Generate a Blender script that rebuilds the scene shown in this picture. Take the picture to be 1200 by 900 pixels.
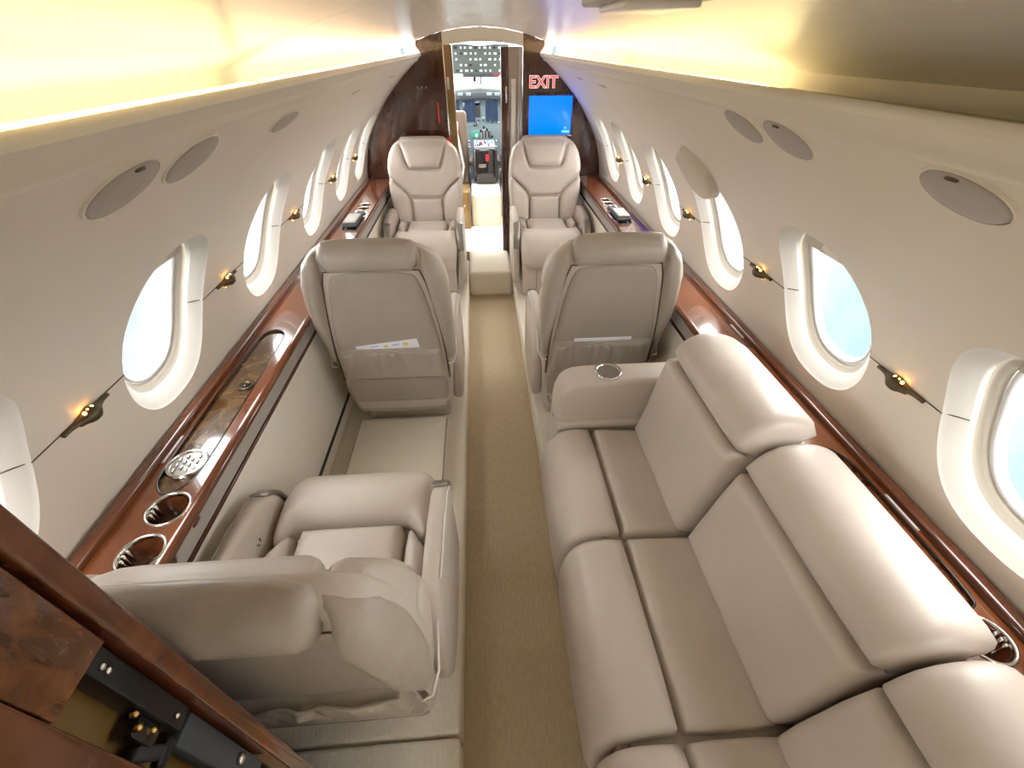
import bpy, bmesh, math, random
import numpy as np
from mathutils import Vector
from mathutils.geometry import delaunay_2d_cdt
random.seed(4)
PI = math.pi
scene = bpy.context.scene
for o in list(bpy.data.objects): bpy.data.objects.remove(o)
COL = scene.collection

# ------------------------------------------------------------------ camera
cam = bpy.data.objects.new('camera', bpy.data.cameras.new('camera'))
COL.objects.link(cam)
cam.data.sensor_fit = 'HORIZONTAL'; cam.data.sensor_width = 36
cam.data.lens = 508/1200*36
cam.data.clip_start = 0.01
cam.location = (-.045, 0, 1.62)
cam.rotation_euler = (math.radians(90-38.217), 0, math.radians(-3.98))
scene.camera = cam

# ------------------------------------------------------------------ world (bright hazy sky with soft clouds on every side)
SKY = 6.6
SEA = 0.62
w = bpy.data.worlds.new('sky'); scene.world = w; w.use_nodes = True
nt = w.node_tree; nt.nodes.clear()
def N(nt, t, **k):
    n = nt.nodes.new(t)
    for a, b in k.items():
        if a in n.inputs.keys(): n.inputs[a].default_value = b
        else: setattr(n, a, b)
    return n
tc = N(nt, 'ShaderNodeTexCoord')
no = N(nt, 'ShaderNodeTexNoise', Scale=2.6, Detail=4.0, Roughness=.55)
nt.links.new(tc.outputs['Generated'], no.inputs['Vector'])
cr = N(nt, 'ShaderNodeValToRGB')
cr.color_ramp.elements[0].position = .40; cr.color_ramp.elements[0].color = (.58, .80, .92, 1)
cr.color_ramp.elements[1].position = .56; cr.color_ramp.elements[1].color = (.92, .97, 1.0, 1)
nt.links.new(no.outputs['Fac'], cr.inputs['Fac'])
# bright overcast above, bluish sea haze below the horizon
sx = N(nt, 'ShaderNodeSeparateXYZ'); nt.links.new(tc.outputs['Generated'], sx.inputs[0])
mr_ = N(nt, 'ShaderNodeMapRange'); mr_.interpolation_type = 'SMOOTHSTEP'
mr_.inputs['From Min'].default_value = -.30; mr_.inputs['From Max'].default_value = .10
mr_.inputs['To Min'].default_value = SEA; mr_.inputs['To Max'].default_value = SKY
nt.links.new(sx.outputs['Z'], mr_.inputs['Value'])
mz = N(nt, 'ShaderNodeMapRange'); mz.inputs['From Min'].default_value = -.15; mz.inputs['From Max'].default_value = .10
nt.links.new(sx.outputs['Z'], mz.inputs['Value'])
mc = N(nt, 'ShaderNodeMix', data_type='RGBA'); mc.inputs[7].default_value = (1.0, .975, .94, 1)
nt.links.new(mz.outputs['Result'], mc.inputs[0]); nt.links.new(cr.outputs['Color'], mc.inputs[6])
bg = N(nt, 'ShaderNodeBackground')
nt.links.new(mc.outputs[2], bg.inputs['Color']); nt.links.new(mr_.outputs['Result'], bg.inputs['Strength'])
ow = N(nt, 'ShaderNodeOutputWorld')
nt.links.new(bg.outputs[0], ow.inputs['Surface'])

scene.view_settings.view_transform = 'Standard'
scene.view_settings.look = 'None'
scene.view_settings.gamma = 1
scene.view_settings.use_curve_mapping = False
scene.view_settings.exposure = 1.08
scene.cycles.diffuse_bounces = 10; scene.cycles.max_bounces = 16
COVE = 2.9            # brightness of the cove light strips

# ------------------------------------------------------------------ materials
MATS = {}
def mat(name, col, rough=.5, metal=0, coat=0, noise=None, bump=None, emit=None, spec=.5, sheen=0):
    """noise=(col2, scale, detail, stretch xyz)  bump=(scale, strength, distance, stretch)"""
    m = bpy.data.materials.new(name); m.use_nodes = True; nt = m.node_tree
    b = nt.nodes['Principled BSDF']
    b.inputs['Base Color'].default_value = (*col, 1)
    b.inputs['Roughness'].default_value = rough
    b.inputs['Metallic'].default_value = metal
    b.inputs['Specular IOR Level'].default_value = spec
    b.inputs['Coat Weight'].default_value = coat
    b.inputs['Coat Roughness'].default_value = .05
    b.inputs['Sheen Weight'].default_value = sheen
    tcn = N(nt, 'ShaderNodeTexCoord')
    def mapping(st):
        mp = N(nt, 'ShaderNodeMapping'); mp.inputs['Scale'].default_value = st
        nt.links.new(tcn.outputs['Object'], mp.inputs['Vector']); return mp.outputs[0]
    if noise:
        c2, sc, de, st = noise
        n = N(nt, 'ShaderNodeTexNoise', Scale=sc, Detail=de, Roughness=.6)
        n.inputs['Distortion'].default_value = .6 if coat else 0
        nt.links.new(mapping(st), n.inputs['Vector'])
        r = N(nt, 'ShaderNodeValToRGB')
        r.color_ramp.elements[0].position = .34; r.color_ramp.elements[0].color = (*col, 1)
        r.color_ramp.elements[1].position = .66; r.color_ramp.elements[1].color = (*c2, 1)
        nt.links.new(n.outputs['Fac'], r.inputs['Fac'])
        nt.links.new(r.outputs['Color'], b.inputs['Base Color'])
    if bump:
        prev = None
        for (sc, stg, dist, st) in (bump if isinstance(bump, list) else [bump]):
            n = N(nt, 'ShaderNodeTexNoise', Scale=sc, Detail=3.0)
            nt.links.new(mapping(st), n.inputs['Vector'])
            bm_ = N(nt, 'ShaderNodeBump', Strength=stg, Distance=dist)
            nt.links.new(n.outputs['Fac'], bm_.inputs['Height'])
            if prev: nt.links.new(prev, bm_.inputs['Normal'])
            prev = bm_.outputs['Normal']
        nt.links.new(prev, b.inputs['Normal'])
    if emit:
        b.inputs['Emission Color'].default_value = (*emit[0], 1)
        b.inputs['Emission Strength'].default_value = emit[1]
    MATS[name] = m
    return m
I3 = (1, 1, 1)
mat('liner', (.78, .735, .655), .5, noise=((.80, .755, .675), 3, 2, I3), bump=(180, .04, .002, I3))
mat('reveal', (.70, .685, .64), .42)
mat('track', (.50, .46, .39), .45)
mat('frame_white', (.70, .72, .74), .3)
mat('ceiling', (.82, .80, .77), .28, noise=((.87, .85, .82), 14, 3, (1, .12, 1)), bump=(70, .16, .003, (1, .05, 1)))
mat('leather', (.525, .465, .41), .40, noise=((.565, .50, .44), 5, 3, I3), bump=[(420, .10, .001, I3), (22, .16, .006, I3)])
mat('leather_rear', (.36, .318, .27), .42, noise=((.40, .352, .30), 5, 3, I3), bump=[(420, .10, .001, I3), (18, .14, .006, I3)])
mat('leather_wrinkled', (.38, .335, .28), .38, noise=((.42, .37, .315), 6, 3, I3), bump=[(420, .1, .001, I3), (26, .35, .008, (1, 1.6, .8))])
mat('piping', (.10, .07, .05), .5)
mat('piping_light', (.80, .78, .74), .4)
mat('wood', (.060, .015, .006), .22, coat=1, noise=((.17, .050, .016), 7, 6, (1, .35, 1)))
mat('wood_light', (.095, .024, .008), .22, coat=1, noise=((.20, .060, .018), 9, 6, (1, .25, 1)))
mat('burl', (.045, .022, .010), .2, coat=1, noise=((.15, .080, .030), 26, 7, I3))
mat('burl_red', (.06, .017, .007), .2, coat=1, noise=((.22, .075, .027), 26, 7, (1, 1.8, 1)))
mat('bulkhead_wood', (.034, .009, .0045), .15, coat=1, noise=((.085, .024, .010), 6, 6, (1.4, 1, .35)))
mat('ochre', (.20, .115, .028), .3, coat=.5, noise=((.27, .165, .05), 10, 4, (1, 1, .2)))
mat('carpet', (.76, .71, .61), .95, noise=((.84, .79, .69), 240, 2, (1, .25, 1)), bump=[(170, .6, .004, (1, .12, 1)), (300, .3, .002, I3)], spec=.1)
mat('carpet_smooth', (.74, .69, .59), .95, noise=((.82, .77, .67), 260, 2, I3), bump=(320, .35, .002, I3), spec=.1)
mat('aisle_carpet', (.49, .40, .275), .95, noise=((.57, .475, .335), 120, 3, (1, .3, 1)), bump=[(170, .4, .003, (1, .12, 1)), (30, .15, .005, I3)], spec=.1)
mat('panel_cream', (.86, .82, .74), .5)
mat('fascia_grey', (.44, .42, .39), .5)
mat('trim_red', (.075, .018, .012), .25, coat=.6)
mat('black', (.012, .012, .013), .4)
mat('black_gloss', (.01, .01, .012), .12, coat=.5)
mat('dark_rubber', (.03, .03, .035), .6)
mat('chrome', (.72, .71, .68), .14, metal=1)
mat('steel', (.45, .44, .42), .28, metal=1)
mat('brass', (.75, .48, .16), .25, metal=1)
mat('bronze', (.12, .095, .06), .35, metal=.8)
mat('amber', (1, .55, .15), .4, emit=((1, .42, .08), 14))
mat('paper', (.82, .84, .90), .5)
mat('print_yellow', (.80, .62, .16), .5)
mat('print_blue', (.42, .55, .80), .5)
mat('exit_red', (.75, .03, .04), .4, emit=((1, .06, .06), .35))
mat('exit_white', (.85, .8, .78), .4, emit=((1, .75, .72), .28))
mat('screen_blue', (.0, .05, .5), .2, emit=((0, .12, 1.0), 1.05))
mat('screen_mark', (.1, .5, .8), .2, emit=((.15, .62, 1.0), 1.0))
mat('red', (.65, .02, .03), .4)
mat('cockpit_grey', (.24, .32, .37), .5)
mat('pilot_leather', (.17, .125, .095), .5, bump=(200, .1, .001, I3))
mat('overhead_grey', (.10, .125, .125), .5)
mat('cockpit_dark', (.055, .065, .075), .5)
mat('glareshield', (.10, .115, .115), .6)
mat('display', (.015, .018, .03), .1, emit=((.05, .12, .25), .25))
mat('knob_light', (.72, .75, .78), .4)
mat('cockpit_green', (.05, .30, .20), .4, emit=((.1, .8, .5), .12))
mat('added_lamp_glass', (.9, .9, .88), .4, emit=((1, .95, .86), 16))  # glow of the lamp added over the entry
mat('led_yellow', (1, .9, .6), .4, emit=((1, .80, .38), COVE))
mat('led_pink', (1, .85, .7), .4, emit=((1, .72, .46), COVE*.9))
mat('led_off', (.50, .44, .20), .4)
mat('disc_cover', (.42, .39, .36), .45)
mat('disc_beige', (.60, .54, .46), .45)
mat('grille_bar', (.62, .62, .60), .25, metal=1)
m = bpy.data.materials.new('pane'); m.use_nodes = True; nt = m.node_tree; nt.nodes.clear()
tr = N(nt, 'ShaderNodeBsdfTransparent'); tr.inputs[0].default_value = (.96, .98, .99, 1)
gl = N(nt, 'ShaderNodeBsdfGlossy'); gl.inputs['Roughness'].default_value = .03
mx = N(nt, 'ShaderNodeMixShader'); mx.inputs[0].default_value = .05
nt.links.new(tr.outputs[0], mx.inputs[1]); nt.links.new(gl.outputs[0], mx.inputs[2])
oo = N(nt, 'ShaderNodeOutputMaterial'); nt.links.new(mx.outputs[0], oo.inputs[0])
MATS['pane'] = m

# ------------------------------------------------------------------ object helpers
def link(name, me, parent=None, loc=None):
    o = bpy.data.objects.new(name, me); COL.objects.link(o)
    if parent: o.parent = parent
    if loc: o.location = loc
    return o
def mesh(name, vs, fs, m, parent=None, smooth=True, sharp=None):
    me = bpy.data.meshes.new(name)
    me.from_pydata([tuple(map(float, v)) for v in vs], [], fs)
    b = bmesh.new(); b.from_mesh(me); bmesh.ops.remove_doubles(b, verts=b.verts, dist=1e-6)
    bmesh.ops.recalc_face_normals(b, faces=b.faces)
    if smooth and sharp:
        for e in b.edges:
            if len(e.link_faces) == 2 and e.calc_face_angle(0) > sharp: e.smooth = False
    b.to_mesh(me); b.free()
    if smooth: me.shade_smooth() if hasattr(me, 'shade_smooth') else None
    if smooth and sharp:
        pass
    me.materials.append(MATS[m])
    return link(name, me, parent)
def thing(name, label, cat, loc=(0, 0, 0), rz=0, group=None):
    o = bpy.data.objects.new(name, None); COL.objects.link(o)
    o.location = loc; o.rotation_euler = (0, 0, rz); o.empty_display_size = .05
    o['label'] = label; o['category'] = cat
    if group: o['group'] = group
    return o
def tag(o, label, cat, group=None):
    o['label'] = label; o['category'] = cat
    if group: o['group'] = group
    return o
def struct(o, label=None):
    o['kind'] = 'structure'
    if label: o['label'] = label
    return o
def sempty(name, loc=(0, 0, 0)):
    o = bpy.data.objects.new(name, None); COL.objects.link(o); o.location = loc; o['kind'] = 'structure'; return o
def copy_tree(o, parent=None):
    c = o.copy(); COL.objects.link(c); c.parent = parent
    for ch in o.children: copy_tree(ch, c)
    return c

# ------------------------------------------------------------------ shape helpers
def rbox(c, s, r=.01, n=3, fn=None):
    """rounded box: verts, faces. c centre, s full sizes"""
    hs = [x/2 for x in s]; r = min(r, min(hs)*.999)
    def ax(h):
        k = [-h + r*(1-math.cos(PI/2*i/n)) for i in range(n)]
        # positions from edge inwards
        return k + [-(h-r)] + ([0] if h > r*1.5 else []) + [(h-r)] + [-x for x in reversed(k)]
    A = [ax(h) for h in hs]; vs = []; fs = []
    def put(p):
        q = [max(-(hs[i]-r), min(hs[i]-r, p[i])) for i in range(3)]
        d = Vector(p) - Vector(q)
        if d.length > 1e-9: d = d.normalized()*r
        v = Vector(q) + d + Vector(c)
        return tuple(fn(*v)) if fn else tuple(v)
    for a in range(3):
        b, d = (a+1) % 3, (a+2) % 3
        for sg in (-1, 1):
            base = len(vs); nb, nd = len(A[b]), len(A[d])
            for i in range(nb):
                for j in range(nd):
                    p = [0, 0, 0]; p[a] = sg*hs[a]; p[b] = A[b][i]; p[d] = A[d][j]; vs.append(put(p))
            for i in range(nb-1):
                for j in range(nd-1):
                    f = (base+i*nd+j, base+(i+1)*nd+j, base+(i+1)*nd+j+1, base+i*nd+j+1)
                    fs.append(f if sg > 0 else f[::-1])
    return vs, fs
def box(name, c, s, m, parent=None, r=.004, n=2, fn=None):
    v, f = rbox(c, s, r, n, fn); return mesh(name, v, f, m, parent)
def join(parts):
    V = []; F = []
    for v, f in parts:
        o = len(V); V += list(v); F += [tuple(i+o for i in ff) for ff in f]
    return V, F
def tube(pts, r, n=8, closed=False, rs=None):
    P = [Vector(p) for p in pts]; vs = []; fs = []; L = len(P)
    up = Vector((0, 0, 1)); prevn = None
    for i in range(L):
        t = (P[(i+1) % L]-P[i-1]) if closed else (P[min(i+1, L-1)]-P[max(i-1, 0)])
        t.normalize()
        if prevn is None:
            a = t.cross(up)
            if a.length < .05: a = t.cross(Vector((1, 0, 0)))
        else: a = prevn - t*prevn.dot(t)
        a.normalize(); prevn = a; b = t.cross(a)
        rr = rs[i] if rs else r
        for k in range(n):
            an = 2*PI*k/n; vs.append(tuple(P[i]+a*(math.cos(an)*rr)+b*(math.sin(an)*rr)))
    for i in range(L if closed else L-1):
        j = (i+1) % L
        for k in range(n): fs.append((i*n+k, i*n+(k+1) % n, j*n+(k+1) % n, j*n+k))
    if not closed: fs += [tuple(range(n))[::-1], tuple((L-1)*n+k for k in range(n))]
    return vs, fs
def lathe(prof, c=(0, 0, 0), n=24, ax='z', cap0=True, cap1=True):
    vs = []; fs = []
    for (r, z) in prof:
        for k in range(n):
            a = 2*PI*k/n; x, y = r*math.cos(a), r*math.sin(a)
            p = (x, y, z) if ax == 'z' else ((x, z, y) if ax == 'y' else (z, x, y))
            vs.append((c[0]+p[0], c[1]+p[1], c[2]+p[2]))
    for i in range(len(prof)-1):
        for k in range(n): fs.append((i*n+k, i*n+(k+1) % n, (i+1)*n+(k+1) % n, (i+1)*n+k))
    if cap0: fs.append(tuple(range(n))[::-1])
    if cap1: fs.append(tuple((len(prof)-1)*n+k for k in range(n)))
    return vs, fs
def resample(poly, step):
    out = []
    n = len(poly)
    for i in range(n):
        a = np.array(poly[i], float); b = np.array(poly[(i+1) % n], float)
        L = np.linalg.norm(b-a); k = max(1, int(round(L/step)))
        for j in range(k): out.append(a+(b-a)*j/k)
    return np.array(out)
def smooth_poly(pts, it=2):
    """Chaikin corner cutting"""
    P = [np.array(p, float) for p in pts]
    for _ in range(it):
        Q = []
        for i in range(len(P)):
            a, b = P[i], P[(i+1) % len(P)]
            Q += [a*.75+b*.25, a*.25+b*.75]
        P = Q
    return [tuple(p) for p in P]
def mirror(pts):
    """left half (from bottom centre to top centre, u<=0) to full polygon"""
    return pts + [(-u, v) for u, v in reversed(pts) if abs(u) > 1e-6]
def bdist(P, B):
    A = B; C = np.roll(B, -1, axis=0); d = C-A; L2 = (d**2).sum(1)+1e-12
    out = np.empty(len(P))
    for s in range(0, len(P), 2000):
        p = P[s:s+2000, None, :]
        t = np.clip(((p-A)*d).sum(2)/L2, 0, 1)
        out[s:s+2000] = np.sqrt((((A+t[..., None]*d)-p)**2).sum(2)).min(1)
    return out
def inside(P, B):
    x, y = P[:, 0], P[:, 1]; r = np.zeros(len(P), bool); n = len(B)
    for i in range(n):
        a, b = B[i], B[(i+1) % n]
        c = ((a[1] > y) != (b[1] > y))
        with np.errstate(divide='ignore', invalid='ignore'):
            xx = (b[0]-a[0])*(y-a[1])/(b[1]-a[1])+a[0]
        r ^= c & (x < xx)
    return r
def fill(poly, step, r=None, holes=()):
    """triangulated 2-D area: points, tris, boundary index loops, distances"""
    B = resample(poly, step)
    rings = [B] + [resample(h, step) for h in holes]
    lo, hi = B.min(0), B.max(0)
    gx = np.arange(lo[0], hi[0], step); gy = np.arange(lo[1], hi[1], step*.9)
    G = np.array([(x+(step/2 if j % 2 else 0), y) for j, y in enumerate(gy) for x in gx]).reshape(-1, 2)
    extra = []
    if r:
        area = .5*np.sum(B[:, 0]*np.roll(B[:, 1], -1)-np.roll(B[:, 0], -1)*B[:, 1])
        t = np.roll(B, -1, 0)-np.roll(B, 1, 0); t /= np.linalg.norm(t, axis=1)[:, None]+1e-9
        nn = np.stack([-t[:, 1], t[:, 0]], 1)*(1 if area > 0 else -1)
        for k in (.12, .35, .7):
            Q = B+nn*r*k; d = bdist(Q, B); Q = Q[(d > r*k*.85) & inside(Q, B)]; extra.append(Q)
    ok = inside(G, B)
    for h in rings[1:]: ok &= ~inside(G, h)
    G = G[ok]
    allb = np.concatenate(rings)
    dm = np.min([bdist(G, q) for q in rings], axis=0) if len(G) else np.zeros(0)
    G = G[dm > (r*.9 if r else step*.45)]
    pts = np.concatenate([allb]+extra+[G])
    edges = []; s = 0; loops = []
    for q in rings:
        n = len(q); loops.append(list(range(s, s+n))); edges += [(s+i, s+(i+1) % n) for i in range(n)]; s += n
    v, e, f, ov, oe, of = delaunay_2d_cdt([Vector((float(p[0]), float(p[1]))) for p in pts], edges, [], 0, 1e-7)
    V = np.array([(p.x, p.y) for p in v]); F = [tuple(x) for x in f]
    cen = np.array([V[list(x)].mean(0) for x in F])
    keep = inside(cen, B)
    for h in rings[1:]: keep &= ~inside(cen, h)
    F = [x for x, k in zip(F, keep) if k]
    back = {}
    for i, src in enumerate(ov):
        for q in src: back[q] = i
    loops = [[back[i] for i in l] for l in loops]
    return V, F, loops, np.min([bdist(V, q) for q in rings], axis=0)
def panel(name, poly, mp, h, r, m, parent, step=.02, skirt=.012, wr=None):
    """upholstered pillow panel: quarter-round edges, mapped onto a surface by mp(u, v, height)"""
    V, F, loops, d = fill(poly, step, r)
    t = np.clip(d/r, 0, 1); H = h*np.sqrt(1-(1-t)**2)
    vs = [mp(V[i, 0], V[i, 1], H[i]+(wr(V[i, 0], V[i, 1], t[i]) if wr else 0)) for i in range(len(V))]
    fs = list(F); l = loops[0]; n0 = len(vs)
    for i in l: vs.append(mp(V[i, 0], V[i, 1], -skirt))
    n = len(l)
    for k in range(n): fs.append((l[k], l[(k+1) % n], n0+(k+1) % n, n0+k))
    return mesh(name, vs, fs, m, parent)
def slab(poly, t, r, mp, n=4):
    """solid of an outline with rounded rims: mp(u, v, w) with w in [-t/2, t/2]"""
    B = np.array(poly, float)
    area = .5*np.sum(B[:, 0]*np.roll(B[:, 1], -1)-np.roll(B[:, 0], -1)*B[:, 1])
    e1 = B-np.roll(B, 1, 0); e2 = np.roll(B, -1, 0)-B
    e1 /= np.linalg.norm(e1, axis=1)[:, None]+1e-12; e2 /= np.linalg.norm(e2, axis=1)[:, None]+1e-12
    tt = e1+e2; tt /= np.linalg.norm(tt, axis=1)[:, None]+1e-12
    nn = np.stack([-tt[:, 1], tt[:, 0]], 1)*(1 if area > 0 else -1)
    L = []
    for k in range(n+1): a = PI/2*k/n; L.append((r*(1-math.sin(a)), -t/2+r*(1-math.cos(a))))
    for k in range(n+1): a = PI/2*k/n; L.append((r*(1-math.cos(a)), t/2-r*(1-math.sin(a))))
    vs = []; fs = []; m_ = len(B)
    for ins, wv in L:
        Q = B+nn*ins
        vs += [mp(q[0], q[1], wv) for q in Q]
    for i in range(len(L)-1):
        for k in range(m_): fs.append((i*m_+k, i*m_+(k+1) % m_, (i+1)*m_+(k+1) % m_, (i+1)*m_+k))
    fs.append(tuple(range(m_))[::-1]); fs.append(tuple((len(L)-1)*m_+k for k in range(m_)))
    return vs, fs
def sell(a, b, n=48, ex=2.5):
    out = []
    for k in range(n):
        t = 2*PI*k/n; c, s = math.cos(t), math.sin(t)
        out.append((a*math.copysign(abs(c)**(2/ex), c), b*math.copysign(abs(s)**(2/ex), s)))
    return out

# ------------------------------------------------------------------ cabin section
Y0, Y1 = -1.9, 4.5                # aft end, forward end of the lining
FZ = .13                          # raised side floor
PROF = [(0.0, .80), (.13, .84), (.40, .885), (.60, .90), (.80, .898), (.90, .884), (1.0, .858), (1.1, .815), (1.2, .752), (1.3, .678), (1.4, .580), (1.48, .488), (1.555, .395)]
# smooth densified profile
def catmull(P, k=8):
    P = [np.array(p, float) for p in P]; P = [2*P[0]-P[1]]+P+[2*P[-1]-P[-2]]; out = []
    for i in range(1, len(P)-2):
        for j in range(k):
            t = j/k; a, b, c, d = P[i-1], P[i], P[i+1], P[i+2]
            out.append(.5*((2*b)+(c-a)*t+(2*a-5*b+4*c-d)*t*t+(3*b-a-3*c+d)*t**3))
    out.append(P[-2]); return np.array(out)
PC = catmull([(x, z) for z, x in PROF])
PS = np.concatenate([[0], np.cumsum(np.linalg.norm(np.diff(PC, axis=0), axis=1))])
SMAX = PS[-1]
PT = np.gradient(PC, PS, axis=0); PT /= np.linalg.norm(PT, axis=1)[:, None]
def s_of_z(z): return float(np.interp(z, PC[:, 1], PS))
def wallpt(side, y, s, d=0.0):
    """point on the lining: side -1 left / +1 right, y along the cabin, s arc length, d outwards"""
    x = np.interp(s, PS, PC[:, 0]); z = np.interp(s, PS, PC[:, 1])
    tx = np.interp(s, PS, PT[:, 0]); tz = np.interp(s, PS, PT[:, 1])
    return (side*(x+tz*d), y, z-tx*d)
def wx(z): return float(np.interp(z, PC[:, 1], PC[:, 0]))

WINL = [-1.52, -.89, .385, .99, 1.62, 2.27, 2.87, 3.38]  # those aft of the camera are unseen, added to admit more daylight
WINR = [-1.39, -.80, -.21, .395, .945, 1.545, 2.13, 2.69, 3.20]  # likewise, the negative ones are unseen windows added for extra daylight
WA, WB = .178, .232
WZ = 1.083
sw = s_of_z(WZ)
def ceil_z(x): return 1.578+.125*(1-(x/.56)**2)

def make_wall(side, wins, nm):
    outer = [(Y0, 0), (Y1, 0), (Y1, SMAX), (Y0, SMAX)]
    holes = [[(yc+a, sw+b) for a, b in sell(WA, WB, 48)] for yc in wins]
    if side < 0: holes.append([(3.80, s_of_z(.22)), (4.38, s_of_z(.22)), (4.38, s_of_z(1.42)), (3.80, s_of_z(1.42))])
    V, F, loops, d = fill(outer, .045, None, holes)
    vs = [wallpt(side, p[0], p[1]) for p in V]
    o = mesh('wall_'+nm, vs, F, 'liner'); struct(o)
    # rolled lip at the top and trough of the cove
    lip = []
    for k in range(9):
        a = PI*k/8; lip.append((.395+.012-.012*math.cos(a)*1.0, 1.555+.012*math.sin(a)))
    lip += [(.421, 1.528), (.432, 1.520), (.55, 1.520), (.562, 1.53), (.562, 1.580)]
    ys = np.linspace(Y0, 3.66, 60); vs = []; fs = []; n = len(lip)
    for y in ys: vs += [(side*x, y, z) for x, z in lip]
    for i in range(len(ys)-1):
        for k in range(n-1): fs.append((i*n+k, i*n+k+1, (i+1)*n+k+1, (i+1)*n+k))
    mesh('cove', vs, fs, 'liner', o)
    # window units
    for i, yc in enumerate(wins):
        wn = sempty('window_%d' % (i+1+(0 if side < 0 else 8)), wallpt(side, yc, sw))
        wn.location = (0, 0, 0)
        def ring(rows, name, m, par, nn=48, ex=2.5):
            vs = []; fs = []
            for (a, b, dd) in rows:
                vs += [wallpt(side, yc+p, sw+q, dd) for p, q in sell(a, b, nn, ex)]
            for r_ in range(len(rows)-1):
                for k in range(nn): fs.append((r_*nn+k, r_*nn+(k+1) % nn, (r_+1)*nn+(k+1) % nn, (r_+1)*nn+k))
            return mesh(name, vs, fs, m, par)
        ring([(WA, WB, 0), (WA-.003, WB-.003, .003), (WA-.007, WB-.007, .006), (WA-.030, WB-.032, .024), (WA-.033, WB-.035, .027), (WA-.034, WB-.036, .034)], 'reveal', 'reveal', wn)
        ring([(WA-.029, WB-.031, .030), (WA-.032, WB-.034, .039), (WA-.044, WB-.048, .041), (WA-.052, WB-.056, .051)], 'shade_track', 'track', wn)
        ring([(WA-.052, WB-.056, .050), (WA-.054, WB-.058, .047), (WA-.060, WB-.064, .049), (WA-.065, WB-.069, .056), (WA-.066, WB-.070, .064)], 'pane_frame', 'frame_white', wn)
        P = sell(WA-.063, WB-.067, 40); c = len(P)
        mesh('pane', [wallpt(side, yc+p, sw+q, .060) for p, q in P]+[wallpt(side, yc, sw, .060)], [(k, (k+1) % c, c) for k in range(c)], 'pane', wn)
        # partly raised pull-down shade with finger tab, in the track
        drop = .05
        P = [p for p in sell(WA-.051, WB-.055, 96) if p[1] > WB-.060-drop-.004]
        P = [(p[0], max(p[1], WB-.06-drop)) for p in P]
        nP = len(P)
        sh = mesh('shade', [wallpt(side, yc+p, sw+q, .042) for p, q in P]+[wallpt(side, yc+p, sw+q, .046) for p, q in P],
             [tuple(range(nP)), tuple(range(2*nP-1, nP-1, -1))]+[(k, (k+1) % nP, nP+(k+1) % nP, nP+k) for k in range(nP)], 'track', wn, smooth=False)
        tp = [(.035*math.cos(t), .016*math.sin(t)) for t in np.linspace(0, 2*PI, 20, endpoint=False)]
        vs, fs = slab(tp, .006, .003, lambda u, v, q: wallpt(side, yc+u, sw+WB-.06-drop+.022+v, .040-q), 2)
        mesh('pull_tab', vs, fs, 'liner', sh)
        # seam continuing into the reveal on both sides
        for sg in (-1, 1):
            pts = [wallpt(side, yc+sg*(WA-.007-.027*t), s_of_z(1.05), .007+.017*t-.0012) for t in (0, .5, 1)]
            v, f = tube(pts, .0013, 5); mesh('seam', v, f, 'bronze', wn)
    # seam line between windows
    ends = [Y0+.05]+[y+q for y in wins for q in (-WA+.002, WA-.002)]+[3.62]
    ss = s_of_z(1.05)
    for k in range(0, len(ends), 2):
        a, b = ends[k], ends[k+1]
        if b-a < .03: continue
        pts = [wallpt(side, a+(b-a)*t, ss, -.0006) for t in np.linspace(0, 1, 8)]
        v, f = tube(pts, .0015, 5); mesh('seam', v, f, 'bronze', o)
    return o
wall_left = make_wall(-1, WINL, 'left')
wall_right = make_wall(1, WINR, 'right')

# ceiling: satin panels between the coves, small joints
ceiling = sempty('ceiling')
def ceil_panel(x0, x1, ya, yb, name='ceiling_panel', dz=0.0):
    xs = np.linspace(x0, x1, max(4, int((x1-x0)/.05))); vs = []; fs = []
    for y in (ya, yb):
        for x in xs: vs.append((x, y, ceil_z(x)+dz))
        for x in xs: vs.append((x, y, ceil_z(x)+dz+.012))
    n = len(xs)
    for k in range(n-1):
        fs += [(k, k+1, 2*n+k+1, 2*n+k), (n+k, n+k+1, 3*n+k+1, 3*n+k)]
        for a in (0, 2*n): fs.append((a+k, a+k+1, a+n+k+1, a+n+k))
    fs += [(0, n, 3*n, 2*n), (n-1, 2*n-1, 4*n-1, 3*n-1)]
    return mesh(name, vs, fs, 'ceiling', ceiling, sharp=.6)
for ya, yb in ((Y0, 1.145), (1.147, 2.20), (2.202, 3.66)):
    ceil_panel(-.562, -.161, ya, yb); ceil_panel(.161, .562, ya, yb)
    ceil_panel(-.160, .160, ya, yb)
mesh('ceiling_backing', [(-.60, Y0, 1.585), (.60, Y0, 1.585), (.60, 3.66, 1.585), (-.60, 3.66, 1.585),
     (-.60, Y0, 1.74), (.60, Y0, 1.74), (.60, 3.66, 1.74), (-.60, 3.66, 1.74)], [(4, 5, 6, 7), (0, 4, 7, 3), (1, 2, 6, 5)], 'liner', ceiling, smooth=False)
# overhead service panel, its edge shows at the top of the picture
sp = thing('service_panel', 'grey satin overhead service panel on the ceiling centre', 'panel')
box('panel_body', (.22, .86, 1.675), (.16, .22, .016), 'fascia_grey', sp, .006)
box('panel_lid', (.22, .86, 1.663), (.11, .16, .010), 'ceiling', sp, .004)

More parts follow.
